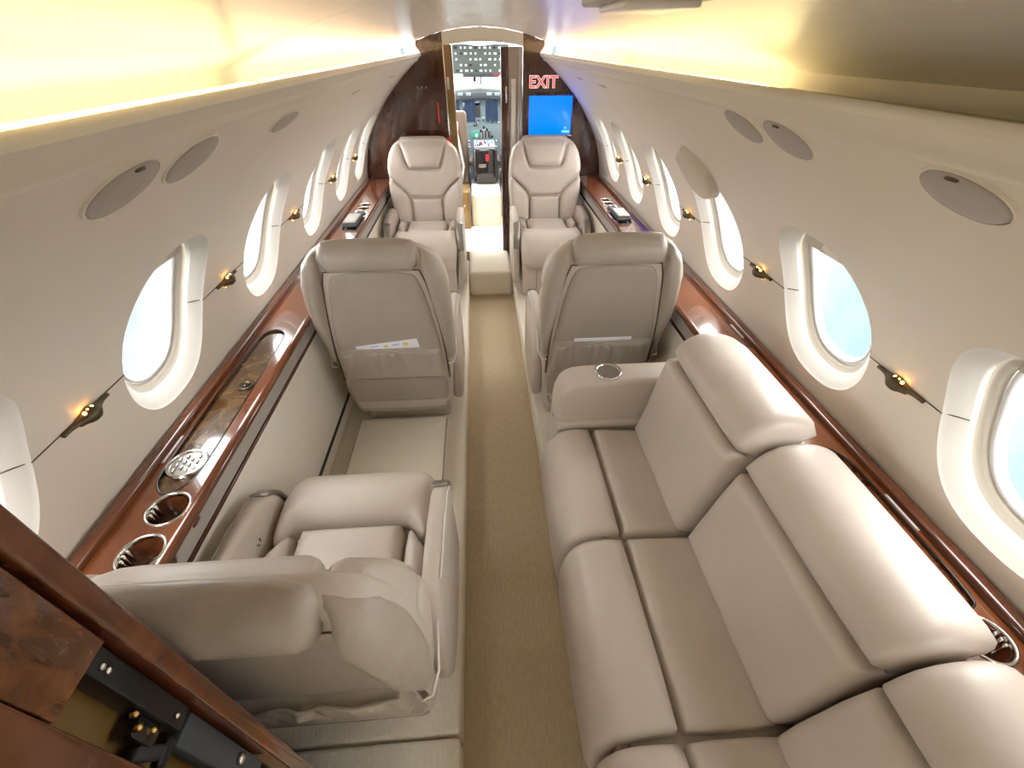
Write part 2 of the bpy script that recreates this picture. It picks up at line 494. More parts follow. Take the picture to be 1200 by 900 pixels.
# cove light strips
def strip(side, ya, yb, m, label):
    t = thing('cove_light_strip', label, 'light strip', (0, 0, 0))
    box('channel', (side*.498, (ya+yb)/2, 1.530), (.05, yb-ya, .018), 'steel', t, .001, 1)
    n = 1
    box('diffuser', (side*.498, (ya+yb)/2, 1.547), (.034, yb-ya-.012, .020), m, t, .003, 2)
strip(-1, -1.85, 1.10, 'led_yellow', 'glowing yellow cove light strip in left trough, the long aft run')
strip(-1, 1.18, 3.652, 'led_pink', 'glowing pinkish cove light strip in left trough, the forward run')
strip(1, 2.10, 3.652, 'led_pink', 'glowing pinkish cove light strip in right trough near exit sign')
strip(1, .96, 2.06, 'led_yellow', 'glowing yellow cove light strip in right trough, middle run')
strip(1, -1.85, .90, 'led_off', 'unlit olive cove light strip in right trough above sofa')

# floors
fl = sempty('floor')
box('aisle_floor', (.012, .65, -.03), (.36, 5.2, .06), 'aisle_carpet', fl, .002, 1)
def floor_side(x0, x1, nm):
    for ya, yb in ((Y0, .345), (.352, 3.66)):
        box('carpet_panel', ((x0+x1)/2, (ya+yb)/2, FZ/2), (x1-x0, yb-ya, FZ), 'carpet', fl, .014, 3)
floor_side(-.93, -.162, 'l'); floor_side(.188, .93, 'r')
box('floor_base', (0, 1.35, -.075), (1.9, 6.5, .03), 'black', fl, .001, 1)
# carpeted step up to the entry
stp = box('trim_1', (.012, 3.95, .095), (.345, 1.45, .21), 'carpet_smooth', None, .035, 4); struct(stp)
stp.name = 'floor_step'
vf = box('floor_vestibule', (0, 4.12, .09), (1.8, .80, .19), 'carpet_smooth', None, .004, 1); struct(vf)

# aft end wall behind the camera
aw = mesh('wall_back', [(-.95, Y0, -.02), (.95, Y0, -.02), (.95, Y0, 1.75), (-.95, Y0, 1.75)], [(0, 1, 2, 3)], 'liner', smooth=False); struct(aw)

# ------------------------------------------------------------------ side ledges
def ledge(side, label, wells, insets, ynear):
    t = thing('side_ledge', label, 'ledge')
    X = lambda x: side*x
    z = .80; yN, yF = ynear, 3.645
    xin, xout = .722, .893
    holes = [[(cx+r*math.cos(a), cy+r*1.0*math.sin(a)) for a in np.linspace(0, 2*PI, 28, endpoint=False)] for cx, cy, r in wells]
    holes += insets
    outer = [(xin, yN), (xout-.012, yN), (xout-.012, yF), (xin, yF)]
    V, F, loops, d = fill(outer, .05, None, holes)
    vs = [(X(p[0]), p[1], z) for p in V]; n0 = len(vs)
    fs = list(F)
    for l in loops:      # drop the edges down as thickness
        b0 = len(vs)
        vs += [(X(V[i, 0]), V[i, 1], z-.03) for i in l]
        for k in range(len(l)): fs.append((l[k], l[(k+1) % len(l)], b0+(k+1) % len(l), b0+k))
    mesh('top', vs, fs, 'wood_light', t, sharp=.6)
    # bullnose at the inner edge, raised rail along the wall
    v, f = tube([(X(xin), yN, z-.012), (X(xin), yF, z-.012)], .0135, 12); mesh('edge_moulding', v, f, 'wood_light', t)
    box('wall_rail', (X(xout-.016), (yN+yF)/2, z-.004), (.030, yF-yN, .044), 'wood', t, .007, 3)
    # wells
    for cx, cy, r in wells:
        v, f = lathe([(r-.001, 0), (r-.001, -.055), (r-.006, -.062), (0.001, -.062)], (X(cx), cy, z), 28, cap0=False, cap1=False)
        cw = mesh('cup_well', v, f, 'burl_red', t, sharp=.7)
        v, f = lathe([(r-.002, -.008), (r-.0025, -.002), (r-.001, .003), (r+.002, .0035), (r+.004, .001), (r+.004, -.002)], (X(cx), cy, z), 28, cap0=False, cap1=False)
        mesh('cup_rim', v, f, 'chrome', cw)
        for q in (-.3, 0, .3):
            a = (PI if side < 0 else 0)+q
            v, f = tube([(X(cx)+math.cos(a)*(r-.006)*1.0, cy+math.sin(a)*(r-.006), z-.004), (X(cx)+math.cos(a)*(r-.006), cy+math.sin(a)*(r-.006), z-.04)], .003, 6)
            mesh('grip_rib', v, f, 'chrome', cw)
    # recessed burl insets with dark line
    for poly in insets:
        V, F, lp, d = fill(poly, .05)
        mesh('burl_inset', [(X(p[0]), p[1], z-.008) for p in V], F, 'burl' if side < 0 else 'burl_red', t)
        P = resample(poly, .03)
        v, f = tube([(X(p[0]), p[1], z-.001) for p in P], .0028, 6, closed=True); mesh('inset_border', v, f, 'black_gloss', t)
    # fascia, dark red trim and cream panel below
    def quadstrip(name, a, b, m, th=.006):
        (x0, z0), (x1, z1) = a, b
        vs = [(X(x0), yN, z0), (X(x1), yN, z1), (X(x1), yF, z1), (X(x0), yF, z0)]
        vs += [(X(x0+th), yN, z0), (X(x1+th), yN, z1), (X(x1+th), yF, z1), (X(x0+th), yF, z0)]
        return mesh(name, vs, [(0, 1, 2, 3), (4, 5, 6, 7), (0, 1, 5, 4), (2, 3, 7, 6), (0, 3, 7, 4), (1, 2, 6, 5)], m, t, smooth=False)
    quadstrip('fascia', (.730, .785), (.738, .700), 'fascia_grey')
    v, f = tube([(X(.738), yN, .697), (X(.738), yF, .697)], .007, 8); mesh('trim_strip', v, f, 'trim_red', t)
    quadstrip('lower_panel', (.742, .692), (.750, .235), 'panel_cream')
    v, f = tube([(X(.752), yN, .224), (X(.752), yF, .224)], .009, 8); mesh('kick_strip', v, f, 'dark_rubber', t)
    quadstrip('kick_panel', (.756, .226), (.758, FZ+.001), 'panel_cream')
    return t
def rr(x0, x1, y0, y1, r=.02):
    return smooth_poly([(x0+r, y0), (x1-r, y0), (x1, y0+r), (x1, y1-r), (x1-r, y1), (x0+r, y1), (x0, y1-r), (x0, y0+r)], 2)
insL = smooth_poly([(.752, .73), (.772, .70), (.80, .675), (.83, .70), (.848, .74), (.850, 1.00), (.850, 1.36), (.835, 1.41), (.80, 1.42), (.772, 1.40), (.758, 1.36), (.754, 1.0)], 2)
ledge_left = ledge(-1, 'long varnished wood side ledge under the left windows with cup wells', [(.772, .642, .043), (.768, .532, .043), (.785, 2.88, .036), (.785, 2.96, .036)], [insL, rr(.74, .83, 2.48, 2.80)], .02)
insR = smooth_poly([(.752, .33), (.775, .31), (.83, .31), (.850, .33), (.850, .62), (.845, .68), (.82, .72), (.78, .72), (.755, .68), (.752, .60)], 2)
ledge_right = ledge(1, 'long varnished wood side ledge behind the sofa under the right windows', [(.805, .262, .040), (.785, 2.88, .036), (.785, 2.96, .036)], [insR, rr(.74, .83, 2.48, 2.80)], -.5)

# air grille, pull knob, placards, control boxes on the ledges
g = thing('air_grille', 'round chrome air grille with slatted face set in the burl inset', 'air vent', (-.800, .778, .792))
v, f = lathe([(.047, 0), (.048, .006), (.045, .010), (.041, .010), (.039, .005), (.001, .005)], (0, 0, 0), 32, cap1=False); mesh('bezel', v, f, 'chrome', g, sharp=.6)
v, f = lathe([(.0385, .004), (.0385, .0055)], (0, 0, 0), 28); mesh('face', v, f, 'steel', g, smooth=False)
for k in range(4):
    for j in range(3):
        xx, yy = -.022+.0147*k, -.018+.018*j+(.005 if k % 2 else -.004)
        v, f = rbox((xx, yy, .0075), (.006, .012, .005), .002, 2); mesh('louvre', v, f, 'grille_bar', g)
k_ = thing('pull_ring', 'small round recessed pull ring in the burl inset', 'ring pull', (-.786, 1.095, .792))
v, f = lathe([(.024, .0), (.024, .006), (.019, .008), (.015, .006), (.014, .002), (.001, .002)], (0, 0, 0), 24, cap1=False); mesh('ring', v, f, 'bronze', k_)
v, f = lathe([(.010, .002), (.010, .007), (.001, .009)], (0, 0, 0), 16); mesh('button', v, f, 'black_gloss', k_)
def placard(x, y, z, rows, label, nx):
    t = thing('placard', label, 'placard', (x, y, z))
    box('plate', (0, 0, 0), (.012, .095, .0016), 'fascia_grey', t, .0007, 1)
    for r_ in range(rows): box('text_line', (-.0028+.0056*r_ if rows > 1 else 0, 0, .0012), (.002, .085, .0008), 'paper', t, .0003, 1)
placard(-.862, .83, .8008, 2, 'thin grey placard with pale text lines on the left ledge', -1)
placard(.862, .52, .8008, 2, 'thin grey placard with pale text lines beside right burl inset', 1)
placard(.862, 1.29, .8008, 1, 'small pale one-line placard on right ledge near the sofa armrest', 1)
for s_, nm in ((-1, 'left'), (1, 'right')):
    t = thing('control_box', 'dark hinged control box on the %s ledge beside the forward chair' % nm, 'control box', (s_*.785, 2.64, .802))
    box('body', (0, 0, .010), (.078, .26, .018), 'cockpit_dark', t, .006)
    box('lid', (0, -.04, .026), (.070, .15, .012), 'fascia_grey', t, .005)
    for q in (.075, .105):
        v, f = lathe([(.011, .019), (.011, .028), (.001, .030)], (.0, q, 0), 14); mesh('knob', v, f, 'chrome', t)

# ------------------------------------------------------------------ discs on the upper lining
def disc(side, y, z, r, label, name, cat, group, tilt=0, dome=.004, m='disc_cover', notch=True, rv=None):
    s = s_of_z(z); rv = rv or r*.72
    t = thing(name, label, cat, (0, 0, 0), 0, group)
    def W(u, v, q): return wallpt(side, y+u, s+v, -q)
    def rings(rows, nn=36):
        vs = []; fs = []
        for (k, q) in rows: vs += [W(r*k*math.cos(a), rv*k*math.sin(a), q) for a in np.linspace(0, 2*PI, nn, endpoint=False)]
        for i in range(len(rows)-1):
            for k in range(nn): fs.append((i*nn+k, i*nn+(k+1) % nn, (i+1)*nn+(k+1) % nn, (i+1)*nn+k))
        fs.append(tuple((len(rows)-1)*nn+k for k in range(nn)))
        return vs, fs
    v, f = rings([(1.07, -.001), (1.06, .003), (1.0, .003), (.99, -.002)]); mesh('rim', v, f, 'liner', t, sharp=.6)
    v, f = rings([(.975, -.001), (.965, dome*.75), (.90, dome), (.4, dome*1.1), (.02, dome*1.12)]); mesh('cover', v, f, m, t)
    if notch:
        vs, fs = slab([(.16*r*math.cos(a), .06*r*math.sin(a)) for a in np.linspace(0, 2*PI, 16, endpoint=False)], .005, .002,
                      lambda u, v, q: W(u, v+rv*.78*1, dome+q), 2)
        mesh('finger_notch', vs, fs, 'bronze', t)
LD = 'flush round grey light cover on the left lining, '
disc(-1, .610, 1.478, .066, LD+'aftmost of three', 'lamp_cover', 'light cover', 'round light covers on the upper lining')
disc(-1, .775, 1.480, .066, LD+'middle of three', 'lamp_cover', 'light cover', 'round light covers on the upper lining', notch=False)
disc(-1, 1.20, 1.478, .080, LD+'forward of the other two', 'lamp_cover', 'light cover', 'round light covers on the upper lining', notch=False, rv=.03)
RD = 'flush round grey light cover on the right lining, '
disc(1, .455, 1.492, .055, RD+'single one above the sofa', 'lamp_cover', 'light cover', 'round light covers on the upper lining')
disc(1, .785, 1.494, .062, RD+'aft one of the close pair', 'lamp_cover', 'light cover', 'round light covers on the upper lining')
disc(1, .935, 1.494, .060, RD+'forward one of the close pair', 'lamp_cover', 'light cover', 'round light covers on the upper lining', notch=False)
disc(1, 1.53, 1.285, .115, 'large domed beige emergency handle cover above third right window', 'handle_cover', 'cover', None, dome=.030, m='disc_beige', notch=False, rv=.095)
for s_, ys_ in ((-1, (2.0, 2.9)), (1, (2.2, 2.7))):
    for i, y in enumerate(ys_):
        P = [wallpt(s_, y+dy, s_of_z(1.475), -.001) for dy in (0, .05, .1, .15)]
        v, f = rbox((0, 0, 0), (.004, .13, .012), .0015, 1, lambda a, b, c: wallpt(s_, y+b, s_of_z(1.475)+c, -a))
        o = mesh('air_slot', v, f, 'track')
        tag(o, 'thin flush air slot in the %s upper lining, the one %s' % ('left' if s_ < 0 else 'right', ('above the gap between chairs', 'beside the bulkhead')[i]), 'air slot', 'air slots %s' % ('left' if s_ < 0 else 'right'))

# ------------------------------------------------------------------ wall lamps on the seam
def wall_lamp(side, y, label):
    ss = s_of_z(1.05)
    t = thing('wall_lamp', label, 'wall lamp', (0, 0, 0), 0, 'bronze wall lamps between the windows')
    W = lambda u, v, q: wallpt(side, y+u, ss+v, -q)
    us = np.linspace(-.062, .062, 19)
    rad = [.0042+.0125*math.exp(-((u-.004)/.022)**2) for u in us]
    v, f = tube([W(u, .0, .006+.006*math.exp(-(u/.025)**2)) for u in us], .003, 10, rs=rad); mesh('body', v, f, 'bronze', t)
    us = np.linspace(-.02, .034, 10)
    v, f = tube([W(u, -.013-.004*math.sin((u+.02)/.054*PI), .007) for u in us], .003, 8, rs=[.002+.0045*math.sin(PI*(i+.5)/10) for i in range(10)])
    mesh('leaf', v, f, 'bronze', t)
    for u in (-.010, .000, .010):
        c = W(u, .013, .010)
        v, f = lathe([(.0006, -.004), (.0028, -.002), (.0034, 0), (.0028, .002), (.0006, .004)], c, 10); mesh('bulb', v, f, 'amber', t)
    for u, vv in ((-.004, -.022), (.008, -.021)):
        c = W(u, vv, .005); v, f = lathe([(.0005, -.003), (.0024, 0), (.0005, .003)], c, 8); mesh('bulb', v, f, 'amber', t)
mids = lambda w_: [(a+b)/2 for a, b in zip(w_, w_[1:])]
ordn = ['first', 'second', 'third', 'fourth', 'fifth']
for i, y in enumerate(mids(WINL[2:])): wall_lamp(-1, y, 'slim bronze wall lamp with amber bulbs, left wall, %s gap counted from the wooden partition' % ordn[i])
for i, y in enumerate(mids(WINR[3:])): wall_lamp(1, y, 'slim bronze wall lamp with amber bulbs, right wall, %s gap counted from the sofa' % ordn[i])

# ------------------------------------------------------------------ cabin chair
TILT = math.radians(7)
UPV = np.array([0, -math.sin(TILT), math.cos(TILT)]); NF = np.array([0, math.cos(TILT), math.sin(TILT)])
OB = np.array([0, 0, .115]); TB = .085
def back_pt(u, v, q):
    if q > 0:
        e = max(0, min(1, (v-.76)/.19)); q *= 1-.75*e*e
        if v > .9: v = v-.02*(v-.9)/.06*min(1, q/.02)
    p = OB+np.array([u, 0, 0])+UPV*(v*.89)+NF*q
    return (p[0], p[1], p[2])
def bf(u, v, h):      # front surface: wings wrap forward a little
    return back_pt(u, v, TB/2+.055*(abs(u)/.26)**2.2*min(1, max(0, (.86-v)/.3))*.8+h-.005)
def br(u, v, h): return back_pt(u, v, -(TB/2+h-.004)+.012*max(0, (abs(u)-.225)/.04))
SIL = [(-.0, .02), (-.15, .02), (-.215, .03), (-.228, .08), (-.236, .25), (-.250, .42), (-.262, .58), (-.263, .70), (-.255, .80), (-.232, .885), (-.19, .935), (-.14, .955), (0, .962)]
def sil_w(v): return float(np.interp(v, [p[1] for p in SIL[2:]], [-p[0] for p in SIL[2:]]))
def brs(u, v, h):     # rear surface that rolls round the flank of the backrest
    w_ = sil_w(v); e = abs(u)-(w_-.0425); sg = 1 if u > 0 else -1
    if e <= 0: return back_pt(u, v, -(TB/2+h-.004))
    ph = min(e/.0425, 1.75); r_ = .0385+h*(1-.78*math.sin(min(ph, PI/2)))
    return back_pt(sg*(w_-.0425+r_*math.sin(ph)), v, -r_*math.cos(ph))
def brt_(u, v, h):    # rear surface that rolls over the top of the backrest
    if v <= .915: return back_pt(u, v, -(TB/2+h-.004))
    ph = (v-.915)*.89/.0425; r_ = .0385+h*(1-.45*math.sin(min(ph, PI/2)))
    return back_pt(u, .915+r_*math.sin(ph)/.89, -r_*math.cos(ph))
def make_chair():
    t = thing('cabin_chair', '-', 'armchair', (0, 0, 0), 0, 'taupe leather cabin armchairs')
    sil = smooth_poly(mirror(SIL), 1)
    v, f = slab(sil, TB, .036, back_pt, 5); shell = mesh('backrest_shell', v, f, 'leather', t)
    # rear: centre panel, top roll, two side bolsters, pocket, lower panel
    rc = smooth_poly(mirror([(0, .30), (-.19, .30), (-.214, .31), (-.212, .40), (-.200, .55), (-.178, .72), (-.158, .815), (-.13, .845), (0, .850)]), 1)
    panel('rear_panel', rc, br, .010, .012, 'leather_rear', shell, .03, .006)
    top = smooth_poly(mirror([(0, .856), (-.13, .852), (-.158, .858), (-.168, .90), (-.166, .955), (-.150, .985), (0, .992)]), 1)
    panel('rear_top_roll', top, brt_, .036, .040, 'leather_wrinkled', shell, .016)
    for sg in (-1, 1):
        sb = [(-.176, .862), (-.182, .80), (-.196, .70), (-.212, .56), (-.222, .42), (-.226, .365)]+[(-sil_w(q)-.022*min(1, (.95-q)/.08), q) for q in (.36, .42, .50, .58, .66, .74, .80, .85, .89, .92, .94)]+[(-.174, .95)]
        sb = smooth_poly([(sg*-a, b) for a, b in sb] if sg > 0 else sb, 1)
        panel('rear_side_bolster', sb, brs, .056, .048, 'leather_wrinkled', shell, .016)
        pl = [(sg*-u, v) for u, v in [(-.166, .853), (-.182, .795), (-.197, .70), (-.213, .55), (-.222, .42), (-.224, .30)]]
        vv, ff = tube([br(u, v, .004) for u, v in pl], .0032, 6); mesh('piping', vv, ff, 'piping', shell)
        vv, ff = tube([br(sg*.229, .365, .02), br(sg*.25, .362, .018), br(sg*.262, .38, -.02), bf(sg*.258, .42, 0)], .003, 6); mesh('cuff_piping', vv, ff, 'piping_light', shell)
    vv, ff = tube([br(u, .8525, .004) for u in np.linspace(-.166, .166, 9)], .0028, 6); mesh('piping', vv, ff, 'piping', shell)
    # pocket with gathered top edge
    pk = smooth_poly(mirror([(0, .285), (-.19, .285), (-.207, .295), (-.210, .36), (-.207, .45), (-.203, .468), (0, .462)]), 1)
    def pwr(u, v, t_):
        a = max(0, min(1, (v-.28)/.18))
        return t_*(.010*a+a*a*(.008*math.sin(u*62+1.2*math.sin(u*21))+.004*math.sin(u*140))+.007*math.sin(u*34+v*46)*a*(1.1-a)-sum(.011*a*math.exp(-((u-u0-.12*(v-.46)*k0)/.007)**2) for u0, k0 in ((-.12, -1), (-.045, .6), (.03, -.5), (.10, 1))))
    pocket = panel('pocket', pk, br, .030, .014, 'leather_wrinkled', shell, .0075, .004, pwr)
    n_ = 60
    vv, ff = tube([br(u, .467+.0015*math.sin(u*150), .034+.004*math.sin(u*62+1.2*math.sin(u*21))) for u in np.linspace(-.2, .2, n_)], .0045, 6)
    mesh('pocket_hem', vv, ff, 'leather_wrinkled', pocket)
    lp = smooth_poly(mirror([(0, .10), (-.19, .10), (-.214, .11), (-.214, .26), (-.20, .268), (0, .268)]), 1)
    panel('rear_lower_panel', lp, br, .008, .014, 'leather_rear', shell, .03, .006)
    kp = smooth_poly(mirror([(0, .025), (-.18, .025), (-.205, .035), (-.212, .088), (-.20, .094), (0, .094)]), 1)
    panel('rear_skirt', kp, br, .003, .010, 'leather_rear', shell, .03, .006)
    for sg in (-1, 1): 
        vv, ff = rbox((0, 0, 0), (.006, .11, .012), .002, 1, lambda a, b, c: br(sg*.226+a, .31+b, c-.002)); mesh('slot', vv, ff, 'piping', shell)
    # front: headrest, shoulder panel, lumbar panel, side bolsters
    hd = smooth_poly(mirror([(0, .745), (-.085, .745), (-.112, .76), (-.135, .83), (-.158, .925), (-.14, .945), (0, .952)]), 1)
    panel('headrest_panel', hd, bf, .042, .035, 'leather', shell, .016)
    sh = smooth_poly([(-.112, .535), (.112, .535), (.125, .56), (.165, .61), (.215, .66), (.258, .70), (.256, .79), (.234, .875), (.19, .928), (.166, .935), (.145, .84), (.12, .755), (.09, .736), (-.09, .736), (-.12, .755), (-.145, .84), (-.166, .935), (-.19, .928), (-.234, .875), (-.256, .79), (-.258, .70), (-.215, .66), (-.165, .61), (-.125, .56)], 1)
    panel('shoulder_panel', sh, bf, .030, .026, 'leather', shell, .016, .05)
    lu = smooth_poly(mirror([(0, .22), (-.10, .22), (-.112, .23), (-.110, .515), (-.10, .527), (0, .527)]), 1)
    panel('lumbar_panel', lu, bf, .032, .026, 'leather', shell, .016)
    for sg in (-1, 1):
        sb = [(-.120, .22), (-.235, .22), (-.245, .40), (-.258, .55), (-.259, .685), (-.225, .655), (-.172, .602), (-.13, .55), (-.118, .50)]
        sb = smooth_poly([(-a, b) for a, b in sb] if sg > 0 else sb, 1)
        panel('side_bolster', sb, bf, .040, .030, 'leather', shell, .016, .075)
    # seat
    ZS = .405
    prof = [(.05, ZS), (.20, ZS+.002), (.36, ZS+.012), (.43, ZS+.010), (.475, ZS-.012), (.498, ZS-.055), (.498, ZS-.12), (.490, ZS-.16)]
    PP = catmull(prof, 8); S_ = np.concatenate([[0], np.cumsum(np.linalg.norm(np.diff(PP, axis=0), axis=1))]); T_ = np.gradient(PP, S_, axis=0); T_ /= np.linalg.norm(T_, axis=1)[:, None]
    def sm(u, v, h):
        y = np.interp(v, S_, PP[:, 0]); z = np.interp(v, S_, PP[:, 1]); ty = np.interp(v, S_, T_[:, 0]); tz = np.interp(v, S_, T_[:, 1])
        return (u, y-tz*h, z+ty*h)
    seat = box('seat_base', (0, .25, .20), (.40, .42, .38), 'leather', t, .02, 3)
    panel('seat_cushion', smooth_poly(mirror([(0, 0), (-.13, 0), (-.145, .01), (-.142, .15), (-.140, .265), (-.13, .275), (0, .275)]), 1), sm, .040, .025, 'leather', seat, .018, .03)
    fr = smooth_poly(mirror([(0, .283), (-.14, .283), (-.165, .27), (-.200, .22), (-.213, .25), (-.218, .33), (-.216, .45), (-.205, .60), (0, .605)]), 1)
    panel('front_roll', fr, sm, .056, .060, 'leather', seat, .018, .03)
    for sg in (-1, 1):
        sb = [(-.153, .0), (-.212, .0), (-.214, .20), (-.196, .21), (-.172, .25), (-.152, .262)]
        sb = smooth_poly([(-a, b) for a, b in sb] if sg > 0 else sb, 1)
        panel('seat_side_bolster', sb, sm, .060, .028, 'leather', seat, .016, .03)
    box('front_skirt', (0, .462, .14), (.36, .02, .20), 'leather', seat, .008)
    for x in (-.06, .10): box('skirt_seam', (x, .4725, .14), (.003, .003, .17), 'piping', seat, .001, 1)
    # armrests
    ao = smooth_poly([(.02, .06), (.02, .40), (.05, .52), (.10, .555), (.25, .555), (.36, .535), (.42, .49), (.445, .42), (.455, .25), (.44, .06)], 2)
    for sg in (-1, 1):
        xc = sg*.244
        v, f = slab(ao, .044, .018, lambda a, b, q: (xc+q, a, b), 4); arm = mesh('armrest', v, f, 'leather', t)
        v, f = tube([(xc+sg*.0225, y, z) for y, z in ((.10, .545), (.25, .543), (.355, .523), (.41, .48), (.432, .42), (.441, .25), (.43, .10))], .0026, 6)
        mesh('arm_piping', v, f, 'piping_light', arm)
        if sg < 0:
            v, f = lathe([(.011, 0), (.011, .004), (.007, .005), (.006, .002), (.001, .002)], (xc+.0215, .27, .47), 16, 'x'); mesh('button', v, f, 'chrome', arm)
        cp = smooth_poly([(.375, .53), (.43, .485), (.452, .42), (.458, .36), (.448, .36), (.440, .42), (.42, .475), (.37, .52)], 1)
        v, f = slab(cp, .046, .004, lambda a, b, q: (xc+q, a+.002, b+.002), 2); mesh('arm_cap', v, f, 'steel', arm)
    # belt
    for sg in (-1, 1):
        v, f = rbox((0, 0, 0), (.040, .006, .026), .002, 1, lambda a, b, c: (sg*.16+a*.9, .13+b+a*.4*sg, ZS+.062+c*.4+a*.2)); bk = mesh('belt_buckle', v, f, 'steel', t)
        v, f = tube([(sg*.19, .09, ZS+.03), (sg*.18, .11, ZS+.06), (sg*.16, .13, ZS+.063)], .006, 6); mesh('belt_strap', v, f, 'leather_rear', bk)
    return t
chair = make_chair()
spots = [(-.437, .405, 0, 'taupe leather armchair facing away, beside the wooden partition, seen from above'),
         (-.437, 1.60, 0, 'taupe leather armchair seen from behind with a tilted leaflet in its pocket'),
         (.437, 1.60, 0, 'taupe leather armchair seen from behind, in front of the sofa armrest'),
         (-.437, 3.40, PI, 'taupe leather armchair facing the camera, before the dark left bulkhead panel'),
         (.437, 3.40, PI, 'taupe leather armchair facing the camera, below the blue screen')]
for i, (x, y, rz, lb) in enumerate(spots):
    o = chair if i == 0 else copy_tree(chair)
    o.location = (x, y, FZ); o.rotation_euler = (0, 0, rz); o['label'] = lb
bpy.context.view_layer.update()
# leaflets in the pockets
def leaflet(cx, cy, rot, wd, ht, up, label, prints):
    t = thing('leaflet', label, 'leaflet', (cx, cy, FZ), 0, 'leaflets in the seat pockets')
    c, s = math.cos(rot), math.sin(rot)
    def M(u, v, q): return br(u*c-v*s, .405+up+u*s+v*c, .0122-q)
    v, f = rbox((0, 0, 0), (wd, ht, .003), .0008, 1, M); mesh('sheet', v, f, 'paper', t)
    for (u, vv, w_, h_, m_) in prints:
        v, f = rbox((u, vv, -.0022), (w_, h_, .0008), .0003, 1, M); mesh('print_patch', v, f, m_, t)
leaflet(-.437, 1.60, math.radians(8), .25, .14, .022, 'white leaflet with yellow and blue print tilted in left seat pocket',
        [(.075, .05, .02, .018, 'print_yellow'), (-.005, .052, .016, .012, 'print_yellow'), (.035, .054, .03, .008, 'print_blue'), (-.05, .058, .03, .006, 'print_blue')])
leaflet(.437, 1.60, math.radians(0), .24, .14, .004, 'white leaflet lying level in right seat pocket', [])

# carpeted footwell box between the left chairs
cb = thing('footwell_box', 'cream carpet-covered box on the floor between the left chairs', 'box', (-.455, 1.36, FZ))
box('carpet_top', (0, 0, .035), (.42, .44, .070), 'carpet_smooth', cb, .016, 3)
for sg in (-1, 1):
    v, f = tube([(sg*.203, -.2, .066), (sg*.203, .2, .066)], .004, 6); mesh('edge_piping', v, f, 'leather_rear', cb)

# ------------------------------------------------------------------ sofa
sofa = thing('sofa', 'long taupe leather three-seat sofa along the right wall', 'sofa', (0, 0, 0))
def sofa_prof(dx, dz, lean):
    return [(.178, .22), (.172, .34), (.176, .43), (.200, .485), (.250, .505), (.330, .500), (.44, .490), (.535, .485),
            ], [(.520+dx, .50), (.548+dx, .62), (.578+dx+lean, .76+dz), (.600+dx+lean, .82+dz), (.640+dx+lean, .855+dz), (.690+dx+lean, .858+dz), (.728+dx+lean, .846+dz), (.748+dx+lean, .836+dz), (.752+dx+lean, .825+dz)]
def pmap(prof):
    PP = catmull(prof, 8); S_ = np.concatenate([[0], np.cumsum(np.linalg.norm(np.diff(PP, axis=0), axis=1))])
    T_ = np.gradient(PP, S_, axis=0); T_ /= np.linalg.norm(T_, axis=1)[:, None]
    def mp(y, v, h):
        x = np.interp(v, S_, PP[:, 0]); z = np.interp(v, S_, PP[:, 1]); tx = np.interp(v, S_, T_[:, 0]); tz = np.interp(v, S_, T_[:, 1])
        return (x-tz*h, y, z+tx*h)
    return mp, S_[-1], S_, PP
def rq(y0, y1, v0, v1, r=.012):
    return smooth_poly([(y0+r, v0), (y1-r, v0), (y1, v0+r), (y1, v1-r), (y1-r, v1), (y0+r, v1), (y0, v1-r), (y0, v0+r)], 1)
sections = [(.682, 1.118, -.020, .036, -.005), (.226, .676, .004, -.005, .0), (-.26, .220, .006, -.015, .0)]
for (ya, yb, dx, dz, lean) in sections:
    ps, pb = sofa_prof(dx, dz, lean)
    mp, L, S_, PP = pmap(ps)
    vsp = float(S_[np.argmin(np.abs(PP[:, 0]-.322)+(PP[:, 1] < .45)*9)])
    g_ = .002
    sc = bpy.data.objects.new('seat_section', None); COL.objects.link(sc); sc.parent = sofa
    panel('seat_front_panel', rq(ya+g_, yb-g_, 0, vsp-g_), mp, .030, .026, 'leather', sc, .022, .02)
    panel('seat_rear_panel', rq(ya+g_, yb-g_, vsp+g_, L), mp, .028, .024, 'leather', sc, .022, .02)
    mp, L, S_, PP = pmap(pb)
    vsp = float(S_[np.argmin(np.abs(PP[:, 1]-(.79+dz))+(PP[:, 0] > .68)*9)])
    bc = bpy.data.objects.new('back_section', None); COL.objects.link(bc); bc.parent = sofa
    panel('back_lower_panel', rq(ya+g_, yb-g_, 0, vsp-g_), mp, .034, .028, 'leather', bc, .022, .05)
    # upper roll with a big rounded forward corner on the first section
    if yb > 1:
        poly = smooth_poly([(ya+g_, vsp+.012), (ya+.012, vsp+g_), (yb-.012, vsp+g_), (yb-.002, vsp+.02), (yb-.008, vsp+.10), (yb-.035, vsp+.18), (yb-.06, L-.02), (yb-.08, L), (ya+.012, L), (ya+g_, L-.012)], 2)
    else: poly = rq(ya+g_, yb-g_, vsp+g_, L)
    panel('back_upper_panel', poly, mp, .034, .028, 'leather', bc, .022, .05)
    # solid core under the panels
    core = [(.56+dx, .44), (.60+dx+lean, .76+dz), (.64+dx+lean, .83+dz), (.695, .83+dz), (.700, .76), (.700, .44)]
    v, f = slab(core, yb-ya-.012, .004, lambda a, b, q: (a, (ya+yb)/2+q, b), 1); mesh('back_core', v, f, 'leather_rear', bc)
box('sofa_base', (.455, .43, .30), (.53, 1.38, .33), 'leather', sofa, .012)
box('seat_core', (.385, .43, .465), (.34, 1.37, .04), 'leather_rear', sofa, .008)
arm_o = smooth_poly([(.186, .16), (.186, .58), (.198, .675), (.235, .715), (.30, .722), (.50, .722), (.655, .722), (.66, .70), (.66, .16)], 1)
AY = 1.183
def amap(a, b, q): return (a, AY+q, b)
